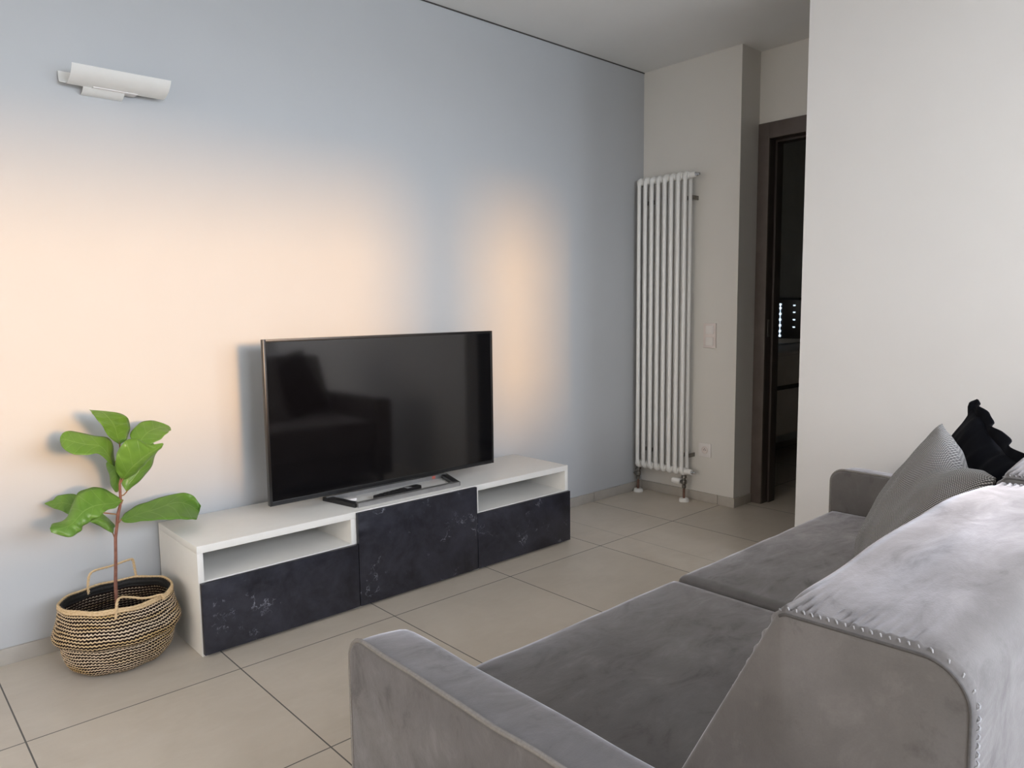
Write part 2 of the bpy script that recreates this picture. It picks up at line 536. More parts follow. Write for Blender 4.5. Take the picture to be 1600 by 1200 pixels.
# radiator wall with the chase that ends in the return
st('wall_radiator', HALLP, XR, XH, -.662, .2, 0, H)
def wall_with_holes(name, m, axis, c0, c1, lo, hi, holes):
    """axis 'y': a wall at y c0..c1 running along x lo..hi; holes (a0, a1, z0, z1)"""
    bm = bmesh.new()
    def B(a0, a1, z0, z1):
        if a1 - a0 < 1e-4 or z1 - z0 < 1e-4: return
        if axis == 'y': box(bm, a0, a1, c0, c1, z0, z1)
        else: box(bm, c0, c1, a0, a1, z0, z1)
    cur = lo
    for a0, a1, z0, z1 in sorted(holes):
        B(cur, a0, 0, H); B(a0, a1, 0, z0); B(a0, a1, z1, H); cur = a1
    B(cur, hi, 0, H)
    return link(name, bm, m, None, kind='structure')
wall_with_holes('wall_front', WALL, 'y', YB - .2, YB, XL - .2, 6.0, WIN)
wall_with_holes('wall_left', WALL, 'x', XL - .2, XL, YB, 0, [WFILL_LEFT])
st('wall_partition', WALL, XP, XP + .11, YB, YP, 0, H, bev=.002)
DY0, DY1, DZ = -1.50, -.735, 2.09
wall_with_holes('wall_hallway', HALLP, 'x', XH, XH + .11, YB, .2, [(DY0 - .03, DY1 + .03, 0, DZ + .03)])
# bathroom shell
BW = paint('bathroom_wall_paint', (.62, .63, .61))
st('wall_bathroom_back', BW, XH + .11, 5.9, .16, .3, 0, H)
st('wall_bathroom_front', BW, XH + .11, 5.9, -2.2, -2.1, 0, H)
st('wall_bathroom_right', BW, 5.9, 6.0, -2.2, .3, 0, H)
# skirting
st('baseboard_back', SKIRT, XL, 2.452, -.011, 0, 0, .055, bev=.001)
st('baseboard_back_corner', SKIRT, 2.455, XR, -.011, 0, 0, .055, bev=.001)
st('baseboard_radiator', SKIRT, XR - .011, XR, -.562, -.011, 0, .055, bev=.001)
st('baseboard_radiator_end', SKIRT, XR - .011, XR, -.673, -.565, 0, .055, bev=.001)
st('baseboard_return', SKIRT, XR, XH - .02, -.673, -.662, 0, .055, bev=.001)
st('baseboard_left', SKIRT, XL, XL + .011, YB, 0, 0, .055)
st('baseboard_hallway', SKIRT, XH - .011, XH, YB, DY0 - .08, 0, .055)
# dark strip painted as the shadow gap between ceiling and back wall
st('ceiling_gap_shade', DARKG, XL, XR, -.003, 0, H - .006, H)

# door frame: casing, jamb, strike plate
bm = bmesh.new()
cx0, cx1 = XH - .018, XH
box(bm, cx0, cx1, DY1, DY1 + .068, 0, DZ + .088, bev=.003)
box(bm, cx0, cx1, DY0 - .068, DY0, 0, DZ + .088, bev=.003)
box(bm, cx0, cx1, DY0, DY1, DZ, DZ + .088, bev=.003)
door = link('door_1', bm, WOOD, None, smooth=True, kind='structure')
bm = bmesh.new()
box(bm, XH - .006, XH + .12, DY1, DY1 + .028, 0, DZ + .028, bev=.002)
box(bm, XH - .006, XH + .12, DY0 - .028, DY0, 0, DZ + .028, bev=.002)
box(bm, XH - .006, XH + .12, DY0, DY1, DZ, DZ + .028, bev=.002)
box(bm, XH + .05, XH + .12, DY1 - .013, DY1, 0, DZ - .013, bev=.002)
box(bm, XH + .05, XH + .12, DY0, DY0 + .013, 0, DZ - .013, bev=.002)
box(bm, XH + .05, XH + .12, DY0, DY1, DZ - .013, DZ, bev=.002)
link('door_jamb', bm, WOODD, door, smooth=True)
bx('strike_plate', BRASS, door, XH + .012, XH + .034, DY1 - .002, DY1, .98, 1.08, bev=.0008)

# window frames behind the camera and of the added one in the left wall
def win_frame(n, axis, w):
    bm = bmesh.new(); a0, a1, z0, z1 = w; t = .045
    bars = [(a0, a0 + t, z0, z1), (a1 - t, a1, z0, z1), (a0, a1, z0, z0 + t), (a0, a1, z1 - t, z1)]
    for b in bars:
        if axis == 'y': box(bm, b[0], b[1], YB - .10, YB - .05, b[2], b[3], bev=.004)
        else: box(bm, XL - .10, XL - .05, b[0], b[1], b[2], b[3], bev=.004)
    return link('window_%d' % n, bm, WHITE, None, kind='structure')
win_frame(1, 'y', WIN[0]); win_frame(2, 'y', WIN[1]); win_frame(3, 'x', WFILL_LEFT)  # the third frames the added left opening

# shuttered bathroom window: rows of daylight slots, seen only in the mirror
w4 = st('window_4', BLACKP, 5.885, 5.90, -.62, .02, .84, 1.5, bev=.003)
for y, zs, hh in ((-.335, (.865, .91, .965, 1.02, 1.075, 1.13, 1.165), .010), (-.195, (.95, 1.02, 1.09, 1.155), .006)):
    for z in zs:
        bx('daylight_slot', SLIT, w4, 5.880, 5.886, y - .010, y + .010, z - hh, z + hh)

bx('daylight_slot', SLIT, w4, 5.880, 5.886, -.337, -.333, .86, 1.16)

# ================================================================== tv bench
ZC = .384; YC0, YC1 = -.015, -.41
bench = thing('tv_bench', 'long low white TV bench with three black marble-look fronts against the wall', 'tv bench', (.9, -.2, 0))
T = .020; ZN = .262
bm = bmesh.new()
box(bm, 0, 1.8, YC1, YC0, ZC - .026, ZC, bev=.0012)              # top
for x0, x1 in ((0, T), (.6 - T, .6 + T), (1.2 - T, 1.2 + T), (1.8 - T, 1.8)):
    box(bm, x0, x1, YC1, YC0, .0, ZC - .026, bev=.001)
box(bm, T, 1.8 - T, YC0 - .012, YC0 - .004, .02, ZC - .03)       # back
box(bm, T, 1.8 - T, YC1 + .004, YC0 - .012, .012, .030)          # bottom
link('bench_body', bm, WHITE, bench, smooth=True)
for x0 in (T, 1.2 + T):
    bx('niche_shelf', WHITE, bench, x0, x0 + .6 - 2 * T, YC1 + .001, YC0 - .012, ZN - .018, ZN - .001, bev=.001)
for nm, x0, x1, z1 in (('drawer_front', .003, .5985, ZN - .004), ('cabinet_door', .6015, 1.1985, ZC - .003), ('drawer_front', 1.2015, 1.797, ZN - .004)):
    bx(nm, MARBLE, bench, x0, x1, YC1 - .019, YC1 - .002, .010, z1, bev=.0012)

# ================================================================== television
tv = thing('television', 'large flat black television standing switched off on the white TV bench', 'television', (.91, -.235, ZC))
TX0, TX1, TZ0, TZ1, TY = .338, 1.466, .421, 1.057, -.236
bm = bmesh.new()
box(bm, TX0, TX1, TY + .004, TY + .022, TZ0, TZ1, bev=.003)
link('housing', bm, EDGE, tv, smooth=True)
bm = bmesh.new()
b_ = .011
for a in ((TX0, TX0 + b_, TZ0, TZ1), (TX1 - b_, TX1, TZ0, TZ1), (TX0 + b_, TX1 - b_, TZ1 - b_, TZ1), (TX0 + b_, TX1 - b_, TZ0, TZ0 + .017)):
    box(bm, a[0], a[1], TY, TY + .0042, a[2], a[3], bev=.001)
link('bezel', bm, BEZEL, tv, smooth=True)
bx('screen', SCREEN, tv, TX0 + b_, TX1 - b_, TY + .0015, TY + .0042, TZ0 + .017, TZ1 - b_)
bm = bmesh.new()
prof = rounded_poly([(TX0 + .12, TZ0 + .01), (TX1 - .12, TZ0 + .01), (TX1 - .16, TZ0 + .42), (TX0 + .16, TZ0 + .42)], [.02] * 4, 4, .2)
bm.free()
bm = loft_x(prof, 0, .045, .0005, .02, lambda a, p: (p[0], TY + .022 + a, p[1]), step=.03, capn=3)
link('back_cover', bm, BLACKP, tv, smooth=True)
# stand: open trapezoid frame with a rear beam and a short neck
bm = bmesh.new()
def bar(bm, a, b, w, z0, z1):
    a = Vector(a); b = Vector(b); d = (b - a).normalized(); s = Vector((-d.y, d.x)) * w / 2
    lo = [bm.verts.new((p.x, p.y, z0)) for p in (a - s, b - s, b + s, a + s)]
    hi = [bm.verts.new((p.x, p.y, z1)) for p in (a - s, b - s, b + s, a + s)]
    bm.faces.new(lo[::-1]); bm.faces.new(hi)
    for i in range(4): bm.faces.new((lo[i], lo[(i + 1) % 4], hi[(i + 1) % 4], hi[i]))
SF, SB = -.358, -.165
bar(bm, (.640, SF), (1.150, SF), .022, ZC, ZC + .019)
stand = link('stand', bm, STAND, tv)
for a, b in (((.645, SF + .002), (.607, SB)), ((1.145, SF + .002), (1.210, SB))):
    bm = bmesh.new(); bar(bm, a, b, .030, ZC, ZC + .016)
    link('stand_side_bar', bm, BLACKP, stand)
bm = bmesh.new()
bar(bm, (.60, SB - .012), (1.215, SB - .012), .02, ZC, ZC + .018)
bar(bm, (.76, SB + .01), (1.05, SB + .01), .03, ZC + .006, ZC + .12)
link('stand_neck', bm, STAND, stand)
bx('red_mark', RED, stand, 1.133, 1.15, SB - .0235, SB - .022, ZC + .004, ZC + .017)  # small red patch on the stand's rear beam
tag(bx('label_sticker', PLAST, stand, .655, .70, -.255, -.215, ZC, ZC + .009, bev=.001), 'small white label')

# remote control resting on the stand's front bar
rem = thing('remote_control', 'slim black remote control lying across the television stand', 'remote control', (.87, -.3, ZC))
ang = R(9)
def rx(p, z=.0):
    x, y = p
    return (.875 + x * math.cos(ang) - y * math.sin(ang), -.295 + x * math.sin(ang) + y * math.cos(ang))
prof = rounded_poly([(-.125, -.021), (.125, -.021), (.125, .021), (-.125, .021)], [.012] * 4, 5, .02)
bm = loft_x(prof, 0, .017, .003, .004, lambda a, p: (*rx(p), ZC + .0005 + a), step=.01, capn=3)
rb = link('remote_body', bm, BLACKP, rem, smooth=True)
for i in range(6):
    for j in (-.010, 0, .010):
        px_, py_ = rx((-.09 + i * .022, j))
        bm = bmesh.new(); lathe(bm, [(.0034, ZC + .0172), (.0034, ZC + .019), (.0026, ZC + .0196)], (px_, py_, 0), seg=10)
        link('remote_button', bm, BEZEL, rem, smooth=True)
p = [rx(q_) for q_ in ((.045, -.012), (.068, -.012), (.068, .010), (.045, .010))]
bm = bmesh.new()
lo = [bm.verts.new((a, b, ZC + .0174)) for a, b in p]; hi = [bm.verts.new((a, b, ZC + .0185)) for a, b in p]
bm.faces.new(lo[::-1]); bm.faces.new(hi)
for i in range(4): bm.faces.new((lo[i], lo[(i + 1) % 4], hi[(i + 1) % 4], hi[i]))
tag(link('remote_button_plate', bm, STITCH, rem), 'pale button plate')

# ================================================================== wall lamp
lamp = thing('wall_lamp', 'white curved metal wall uplight high on the wall above the plant', 'wall lamp', (-.04, 0, 1.93))
LX0, LX1 = -.222, .105
def sheet(name, prof, x0, x1, th, m, parent, skew=0):
    bm = bmesh.new(); up = []; n = len(prof)
    for k in range(n):
        a = Vector(prof[max(0, k - 1)]); b = Vector(prof[min(n - 1, k + 1)]); d = (b - a).normalized()
        up.append(Vector((-d.y, d.x)) * th)
    rows = []
    for x in (x0, x1):
        rows.append([bm.verts.new((x, p[0], p[1])) for p in prof] + [bm.verts.new((x, p[0] + u.x, p[1] + u.y)) for p, u in zip(reversed(prof), reversed(up))])
    m_ = len(rows[0])
    for i in range(m_): bm.faces.new((rows[0][i], rows[0][(i + 1) % m_], rows[1][(i + 1) % m_], rows[1][i]))
    for i in range(n - 1):
        for r_ in rows: bm.faces.new((r_[i], r_[i + 1], r_[m_ - 2 - i], r_[m_ - 1 - i]))
    return link(name, bm, m, parent, smooth=True)
def arc(c, r, a0, a1, n=10):
    return [(c[0] + r * math.cos(R(a0 + (a1 - a0) * i / n)), c[1] + r * math.sin(R(a0 + (a1 - a0) * i / n))) for i in range(n + 1)]
front = [(-.130, 1.962), (-.124, 1.952), (-.113, 1.941), (-.100, 1.932), (-.085, 1.925), (-.068, 1.920), (-.050, 1.917), (-.040, 1.9165)]
sheet('lamp_shade', front, LX0 + .016, .098, .0022, LAMPM, lamp)
tab = [(-.001, 1.899), (-.012, 1.9005), (-.024, 1.905), (-.034, 1.911), (-.042, 1.9165)]
sheet('centre_tab', tab, -.157, -.03, .002, LAMPM, lamp)
rear = [(-.010, 1.962), (-.012, 1.940), (-.018, 1.929), (-.028, 1.924), (-.040, 1.921)]
sheet('rear_shade', rear, LX0 + .0, .09, .002, LAMPM, lamp)
bx('wall_plate', LAMPM, lamp, -.14, .02, -.004, 0, 1.925, 1.955)
bx('bulb_holder', PLAST, lamp, -.13, .01, -.055, -.008, 1.915, 1.935, bev=.003)

# ================================================================== radiator
rad = thing('radiator', 'tall narrow white column radiator standing in the corner', 'radiator', (2.84, -.24, 0))
NCOL = 8; RY0 = -.052; RDY = -.0468; RZ0, RZ1 = .178, 1.912
RXF, RXB = 2.815, 2.868
def col_mesh():
    bm = bmesh.new()
    for x in (RXF, RXB):
        tube(bm, [(x, 0, RZ0 + .01), (x, 0, RZ1 - .01)], .0117, 14)
    for z, sg in ((RZ0, -1), (RZ1, 1)):
        path = [(RXF, 0, z - sg * .030), (RXF + .001, 0, z - sg * .012), (RXF + .007, 0, z - sg * .001), (RXF + .018, 0, z + sg * .004),
                (RXB - .018, 0, z + sg * .004), (RXB - .007, 0, z - sg * .001), (RXB - .001, 0, z - sg * .012), (RXB, 0, z - sg * .030)]
        tube(bm, path, [.0128, .0138, .0155, .017, .017, .0155, .0138, .0128], 14)
        lathe(bm, [(.012, -.0232), (.0185, -.0215), (.0205, -.012), (.0205, .012), (.0185, .0215), (.012, .0232)], ((RXF + RXB) / 2 - .004, 0, z - sg * .006), 'Y', 18)
    return bm
bm = col_mesh(); bmesh.ops.translate(bm, verts=bm.verts, vec=(0, RY0, 0))
c0 = link('radiator_column', bm, RADW, rad, smooth=True)
for i in range(1, NCOL):
    c = c0.copy(); C.objects.link(c); c.location.y += RDY * i
RYE = RY0 + RDY * (NCOL - 1)
XM = (RXF + RXB) / 2 - .004
for z in (RZ1 - .006, RZ0 + .006):
    bm = bmesh.new()
    lathe(bm, [(.014, -.034), (.0165, -.032), (.0165, 0), (.012, 0)], (XM, RYE - .022, z), 'Y', 16)
    link('end_plug', bm, RADW, rad, smooth=True)
    bm = bmesh.new()
    lathe(bm, [(.005, -.062), (.0085, -.060), (.0085, -.048), (.0115, -.047), (.0115, -.034), (.0115, -.033)], (XM, RYE - .022, z), 'Y', 12)
    link('bleed_valve', bm, CHROME, rad, smooth=True)
for y in (RY0 + .5 * RDY, RY0 + 1.5 * RDY, RY0 + 6.5 * RDY, RYE - .017):
    for z in (.275, 1.785):
        bm = bmesh.new(); box(bm, RXB - .002, XR - .001, y - .003, y + .003, z - .012, z + .012, bev=.001)
        link('wall_bracket', bm, BRASS, rad)
for y, thermo in ((RY0 + .01, False), (RYE - .004, True)):
    bm = bmesh.new()
    lathe(bm, [(.010, RZ0 - .018), (.016, RZ0 - .020), (.017, RZ0 - .034), (.010, RZ0 - .038), (.010, RZ0 - .046), (.0155, RZ0 - .050), (.0175, RZ0 - .060), (.0155, RZ0 - .072), (.009, RZ0 - .076), (.013, RZ0 - .080), (.013, RZ0 - .094), (.008, RZ0 - .098)], (XM, y, 0), 'Z', 16)
    lathe(bm, [(.008, 0), (.012, .004), (.012, .018), (.009, .022), (.006, .030)], (XM - .004, y, RZ0 - .060), 'Y', 12)
    v = link('valve', bm, BRASS, rad, smooth=True)
    if thermo:
        bm = bmesh.new()
        lathe(bm, [(.010, .022), (.0165, .026), (.0185, .032), (.0185, .070), (.0165, .078), (.008, .080)], (XM - .004, y, RZ0 - .060), 'Y', 20)
        link('thermostat_head', bm, RADW, v, smooth=True)
    bm = bmesh.new(); tube(bm, [(XM, y, .01), (XM, y, RZ0 - .09)], .0075, 12)
    link('pipe', bm, COPPER, rad, smooth=True)
    bm = bmesh.new(); lathe(bm, [(.030, .0), (.031, .004), (.028, .016), (.024, .020), (.009, .021)], (XM, y, 0), 'Z', 24)
    link('floor_rosette', bm, RADW, rad, smooth=True)

# switch and socket
sw = thing('light_switch', 'pale pink-tinted double light switch on the wall right of the radiator', 'light switch', (XR, -.49, .99))
bx('frame_plate', PLAST2, sw, XR - .009, XR, -.532, -.450, .918, 1.062, bev=.002)
for z in (1.024, .956):
    bx('rocker', PLAST, sw, XR - .0135, XR - .008, -.517, -.467, z - .024, z + .024, bev=.0015)
so = thing('wall_socket', 'square white wall socket low on the wall right of the radiator', 'socket', (XR, -.47, .312))
bx('frame_plate', PLAST, so, XR - .008, XR, -.511, -.429, .271, .353, bev=.002)
bm = bmesh.new(); lathe(bm, [(.0, -.0082), (.018, -.0082), (.0205, -.0105), (.0215, -.0105), (.0225, -.0078), (.0225, -.007)], (XR, -.470, .312), 'X', 28)
link('socket_well', bm, PLAST2, so, smooth=True)
for y, z in ((-.4755, .313), (-.4645, .313), (-.470, .320)):
    bm = bmesh.new(); lathe(bm, [(.0026, -.0092), (.0026, -.008)], (XR, y, z), 'X', 10)
    link('pin_hole', bm, DARKG, so)

# ================================================================== bathroom
van = thing('bathroom_vanity', 'wide greige wall-hung bathroom vanity with two drawers beyond the doorway', 'vanity', (4.4, -.05, .22))
VX0, VX1, VY = 3.30, 5.3, -.30
bx('vanity_body', DARKG, van, VX0 + .002, VX1 - .002, VY + .02, .15, .235, .80)
bx('drawer_front', TAUPE, van, VX0, VX1, VY, VY + .02, .585, .800, bev=.002)
bx('drawer_front', TAUPE, van, VX0, VX1, VY, VY + .02, .225, .550, bev=.002)
bx('washbasin_top', TAUPE, van, VX0, VX1, VY - .006, .15, .803, .826, bev=.003)
tap = thing('basin_tap', 'dark basin tap on the vanity beyond the doorway', 'tap', (4.12, -.1, .826))
bm = bmesh.new()
tube(bm, [(4.12, -.1, .826), (4.12, -.1, .885)], .015, 14)
tube(bm, [(4.12, -.1, .885), (4.14, -.115, .893), (4.20, -.15, .893), (4.23, -.17, .88), (4.245, -.178, .862)], .008, 10)
tb = link('spout', bm, BLACKP, tap, smooth=True)
bm = bmesh.new(); tube(bm, [(4.12, -.1, .890), (4.08, -.08, .905)], .006, 8)
link('lever', bm, BLACKP, tap, smooth=True)
mir = thing('bathroom_mirror', 'long wall mirror above the vanity reflecting small points of daylight', 'mirror', (4.5, .155, 1.0))
bx('mirror_glass', MIRROR, mir, 3.35, 5.85, .148, .1595, .84, 1.200)
bx('mirror_edge', BLACKP, mir, 3.35, 5.85, .143, .1595, 1.200, 1.222)

# ================================================================== sofa
sofa = thing('sofa', 'large grey velvet sofa with low piped arms and thick stitched back cushions', 'sofa', (.84, -2.2, 0))
AH, AYF, AYR = .582, -1.742, -2.68
AX0, AX1 = -.192, -.068            # near arm
BX0, BX1 = 1.752, 1.876            # far arm
def nz(P, s, a, o=0):
    return noise.noise(Vector(P) * s + Vector((o, o, o))) * a
def arm(x0, x1, r0, r1, out_left, name='armrest'):
    prof = rounded_poly([(AYF, .06), (AYF, AH), (AYR, AH - .01), (AYR, .06)][::-1], [.012, .02, .045, .012], 8, .02)
    def df(P, N, x, d, sc):
        w = (x - x0) / (x1 - x0)
        inn = w if out_left else 1 - w
        t = max(0, min(1, (P.z - .50) / .08))
        # the top pads out and slopes gently to the inside
        P = P + Vector((0, 0, -.010 * inn ** 2 * t))
        P += Vector((0, 0, nz(P, 9, .0035, 3) * t)) + Vector((nz(P, 6, .003), 0, 0)) * (1 - abs(2 * w - 1) * .2)
        return P
    bm = loft_x(prof, x0, x1, r0, r1, lambda a, p: (a, p[0], p[1]), step=.012, deform=df, capn=12)
    a = link(name, bm, VELVET, sofa, smooth=True, mods='nosharp')
    xo = x0 if out_left else x1
    pts = []
    for p, n_ in rounded_poly([(AYF, .06), (AYF, AH), (AYR, AH - .01), (AYR, .06)][::-1], [.012, .02, .045, .012], 8, .02):
        if p.y > .07: pts.append((xo + (.004 if out_left else -.004), p.x + n_.x * .001, p.y + n_.y * .001 + nz((xo, p.x, p.y), 9, .0035, 3)))
    # order along the curve, rear bottom to front bottom
    i0 = max(range(len(pts)), key=lambda i: (Vector(pts[i]) - Vector(pts[i - 1])).length)
    pts = pts[i0:] + pts[:i0]
    bm = bmesh.new(); tube(bm, pts, .0042, 8)
    link('arm_piping', bm, PIPING, a, smooth=True)
    return a
arm(AX0, AX1, .008, .030, True)
arm(BX0, BX1, .008, .010, True)
# base and rear frame
bm = softbox(((AX1 + BX0) / 2, -2.235, .145), (BX0 - AX1 - .004, .87, .17), .015, 12)
link('sofa_base', bm, VELVET, sofa, smooth=True)
for x in (AX0 + .06, BX1 - .06):
    for y in (AYF - .06, AYR + .07):
        bm = bmesh.new(); lathe(bm, [(.016, 0), (.018, .004), (.024, .058), (.026, .062)], (x, y, 0), 'Z', 16)
        link('foot', bm, BLACKP, sofa, smooth=True)
SZ = .432; SF_ = -1.748
def seat(x0, x1, dz=0):
    def df(P, u):
        ex = 1 - abs(u[0]) ** 2.2; ey = 1 - abs(u[1]) ** 4
        if u[2] > 0:
            P = P + Vector((0, 0, .012 * ex * ey + nz(P, 4.5, .006, 9) * ex + dz))
        return P + Vector((0, nz(P, 7, .006, 4) * (1 if u[1] > 0 else 0), 0))
    bm = softbox(((x0 + x1) / 2, (SF_ - 2.42) / 2, (.235 + SZ) / 2), (x1 - x0, 2.42 + SF_, SZ - .235), .022, 40, df)
    return link('seat_cushion', bm, VELVET, sofa, smooth=True, mods='nosharp')
seat(AX1 + .003, .798); seat(.803, BX0 - .003, .004)
# back cushions
def back(x0, x1, zt, name='back_cushion', seed=0, lift=0):
    P0 = [(-2.300, .44), (-2.492, zt), (-2.692, zt + .004), (-2.700, .20), (-2.44, .20)]
    prof = rounded_poly(P0[::-1], [.02, .02, .050, .022, .02], 10, .0045)
    # keep outward normals
    cen = sum((p for p, _ in prof), Vector((0, 0))) / len(prof)
    prof = [(p, n_ if n_.dot(p - cen) > 0 else -n_) for p, n_ in prof]
    L = x1 - x0
    def df(P, N, x, d, sc):
        w = (x - x0) / L
        bulge = (1 - abs(2 * w - 1) ** 2.6)
        top = max(0, min(1, (P.z - .60) / .2))
        if sc < 1 or d > 0:        # end panels: soft, bellied
            side = -1 if w < .5 else 1
            k = (1 - sc) if sc < 1 else 0
            k2 = 1 - (1 - k) ** 3
            P = P + Vector((side * (.014 * k2 + nz(P, 8, .009, 5 + seed) * k2), 0, 0))
            return P
        P = P + Vector((0, 0, (.016 + lift) * bulge * top))
        rear = max(0, min(1, (-2.52 - P.y) / .16)); rear = rear * rear * (3 - 2 * rear)
        P += N * bulge * (.006 * (1 - rear) + .010 * (1 - top) * rear)
        # gathers that run away from the stitched ends
        dist = min(x - x0, x1 - x)
        g_ = math.exp(-dist / .036) * (1 - math.exp(-dist / .006))
        s = P.y * 1.0 + P.z * 1.0
        rid = abs(math.sin(s * 270 + 3.0 * noise.noise(Vector((s * 11, seed, 0)))))
        amp = .0115 * (.35 + .85 * abs(noise.noise(Vector((s * 14, seed + 3, 1)))) * 2)
        P += N * (g_ * amp * (rid - .75))
        # creases along the length on the top, fading to the back
        P += N * (noise.noise(Vector((P.x * 2.6, (P.y + P.z * .4) * 16, seed))) * .0045 * bulge)
        P += N * nz(P, 5, .006, seed + 2)
        return P
    bm = loft_x(prof, x0, x1, .010, .010, lambda a, p: (a, p[0], p[1]), step=.009, deform=df, capn=16, fine=.004)
    c = link(name, bm, VELVET, sofa, smooth=True, mods='nosharp')
    seam = [(p, n_) for p, n_ in prof if p.y > .30 and (p.y > zt - .006 or p.x < -2.6)]
    k0 = max(range(len(seam)), key=lambda i: (seam[i][0] - seam[i - 1][0]).length)
    seam = seam[k0:] + seam[:k0]
    for xe, sd in ((x0, 1), (x1, -1)):
        bm = bmesh.new()
        pts = [df(Vector((xe + sd * .002, p.x - n_.x * .004, p.y - n_.y * .004)), Vector((0, n_.x, n_.y)), xe + sd * .002, .004, 1) for p, n_ in seam]
        tube(bm, pts, .0020, 8)
        link('seam', bm, PIPED, c, smooth=True)
        # stitches: short oblique thread dashes just inside the seam
        bm = bmesh.new(); acc = 0; last = seam[0][0]
        for i in range(1, len(seam)):
            p, n_ = seam[i]; acc += (p - seam[i - 1][0]).length
            if acc > .0088 and p.y > zt - .17 and (p.x < -2.6 or p.y > zt - .02):
                acc = 0
                d_ = (p - seam[i - 1][0]).normalized() * .0026
                N = Vector((0, n_.x, n_.y))
                a = Vector((xe + sd * .0075, p.x - d_.x, p.y - d_.y)) + N * .0006
                b = Vector((xe + sd * .0125, p.x + d_.x, p.y + d_.y)) + N * .0006
                tube(bm, [a - N * .001, a.lerp(b, .3) + N * .0012, a.lerp(b, .7) + N * .0012, b - N * .001], [.0008, .0012, .0012, .0008], 6)
        link('stitching', bm, STITCH, c, smooth=True)
    return c
back(-.066, .800, .822)
back(.812, BX0 - .004, .832, seed=4, lift=.004)

# ================================================================== pillows
def pillow(name, label, A, B, Cc, th, m, crease=0, edge_wave=0, seed=1, n=64, parent=None):
    """A, B, Cc: three corners (A top, B to the rear, Cc below A)"""
    A, B, Cc = Vector(A), Vector(B), Vector(Cc)
    U = B - A; V = Cc - A
    N = V.cross(U).normalized()             # towards the front
    t = thing(name, label, 'cushion', tuple(A + (U + V) * .5 + Vector((0, 0, -.2))))
    bm = bmesh.new(); uvl = bm.loops.layers.uv.new('UVMap'); grids = []
    for s in (1, -1):
        g_ = []
        for i in range(n + 1):
            row = []
            for j in range(n + 1):
                u = i / n; v = j / n
                if s < 0 and (i in (0, n) or j in (0, n)):
                    row.append(grids[0][i][j]); continue
                a = 2 * u - 1; b = 2 * v - 1
                pin = .055            # edges pull in between the corners
                uu = .5 + .5 * a * (1 - pin * (1 - b * b))
                vv = .5 + .5 * b * (1 - pin * (1 - a * a))
                P = A + U * uu + V * vv
                h = ((1 - a * a) * (1 - b * b)) ** .42 * th / 2
                h *= 1 + .12 * noise.noise(Vector((u * 3, v * 3, seed)))
                P += N * (s * h)
                if crease:            # dent running down from the top edge
                    dent = math.exp(-((u - .55) / .16) ** 2) * max(0, 1 - v / .7)
                    P += V * (crease * dent) * (1 - v) + N * (-.25 * crease * dent * abs(s))
                P += N * (noise.noise(Vector((u * 7, v * 7, seed + 3))) * .006)
                if edge_wave:
                    P += N * s * (noise.noise(Vector((u * 12, v * 4, seed + 8))) * .008)
                row.append(bm.verts.new(P))
            g_.append(row)
        grids.append(g_)
    for s, g_ in enumerate(grids):
        for i in range(n):
            for j in range(n):
                f = bm.faces.new((g_[i][j], g_[i + 1][j], g_[i + 1][j + 1], g_[i][j + 1]))
                for lp, (p, q_) in zip(f.loops, ((i, j), (i + 1, j), (i + 1, j + 1), (i, j + 1))):
                    lp[uvl].uv = (p / n, q_ / n)
    o = link('cushion_cover', bm, m, t, smooth=True, mods='nosharp')
    return t, o, grids, (A, U, V, N)
gp = pillow('throw_pillow', 'grey black-and-white woven throw pillow leaning in the sofa corner', (1.300, -2.232, .850), (.935, -2.452, .800), (1.295, -2.020, .452), .14, KNIT, crease=.085, seed=2)
bp = pillow('throw_pillow', 'black throw pillow with ruffled edge behind the grey woven one', (1.500, -2.250, .878), (1.170, -2.462, .775), (1.600, -2.035, .500), .10, DARKC, crease=.03, edge_wave=1, seed=6)
def ruffle():
    t, o, _, (A, U, V, N) = bp
    # a wavy flange along the top and the rear edge
    bm = bmesh.new()
    un, vn = U.normalized(), V.normalized()
    path = []
    for i in range(36, 46):
        w = 1 - i / 46; b = 2 * w - 1
        path.append((A + V * w + un * (.0275 * (1 - b * b) * U.length), -un))
    for i in range(9):
        th = math.pi / 2 * i / 8
        path.append((A.copy(), (-un * math.cos(th) - vn * math.sin(th))))
    for i in range(1, 47):
        w = i / 46; b = 2 * w - 1
        path.append((A + U * w + vn * (.0275 * (1 - b * b) * V.length), -vn))
    prev = None
    for i, (P, O) in enumerate(path, 36):
        wv = math.sin(i * .45) * .007 + math.sin(i * .97 + 1) * .003
        h = (.022 + .005 * math.sin(i * .41 + 1)) * max(0, min(1, (i - 42) / 8))
        row = [bm.verts.new(P + N * (wv * f) + O * (h * f - .007 * (1 - f))) for f in (0, .33, .66, 1)]
        if prev:
            for a in range(3): bm.faces.new((prev[a], prev[a + 1], row[a + 1], row[a]))
        prev = row
    ob = link('ruffle', bm, DARKC, o, smooth=True, mods='nosharp')
    md = ob.modifiers.new('thickness', 'SOLIDIFY'); md.thickness = .004
ruffle()

# ================================================================== basket
BC = Vector((-.206, -.232, 0)); BS = .945
bas = thing('seagrass_basket', 'round-bellied striped seagrass basket on the floor holding the plant', 'basket', tuple(BC))
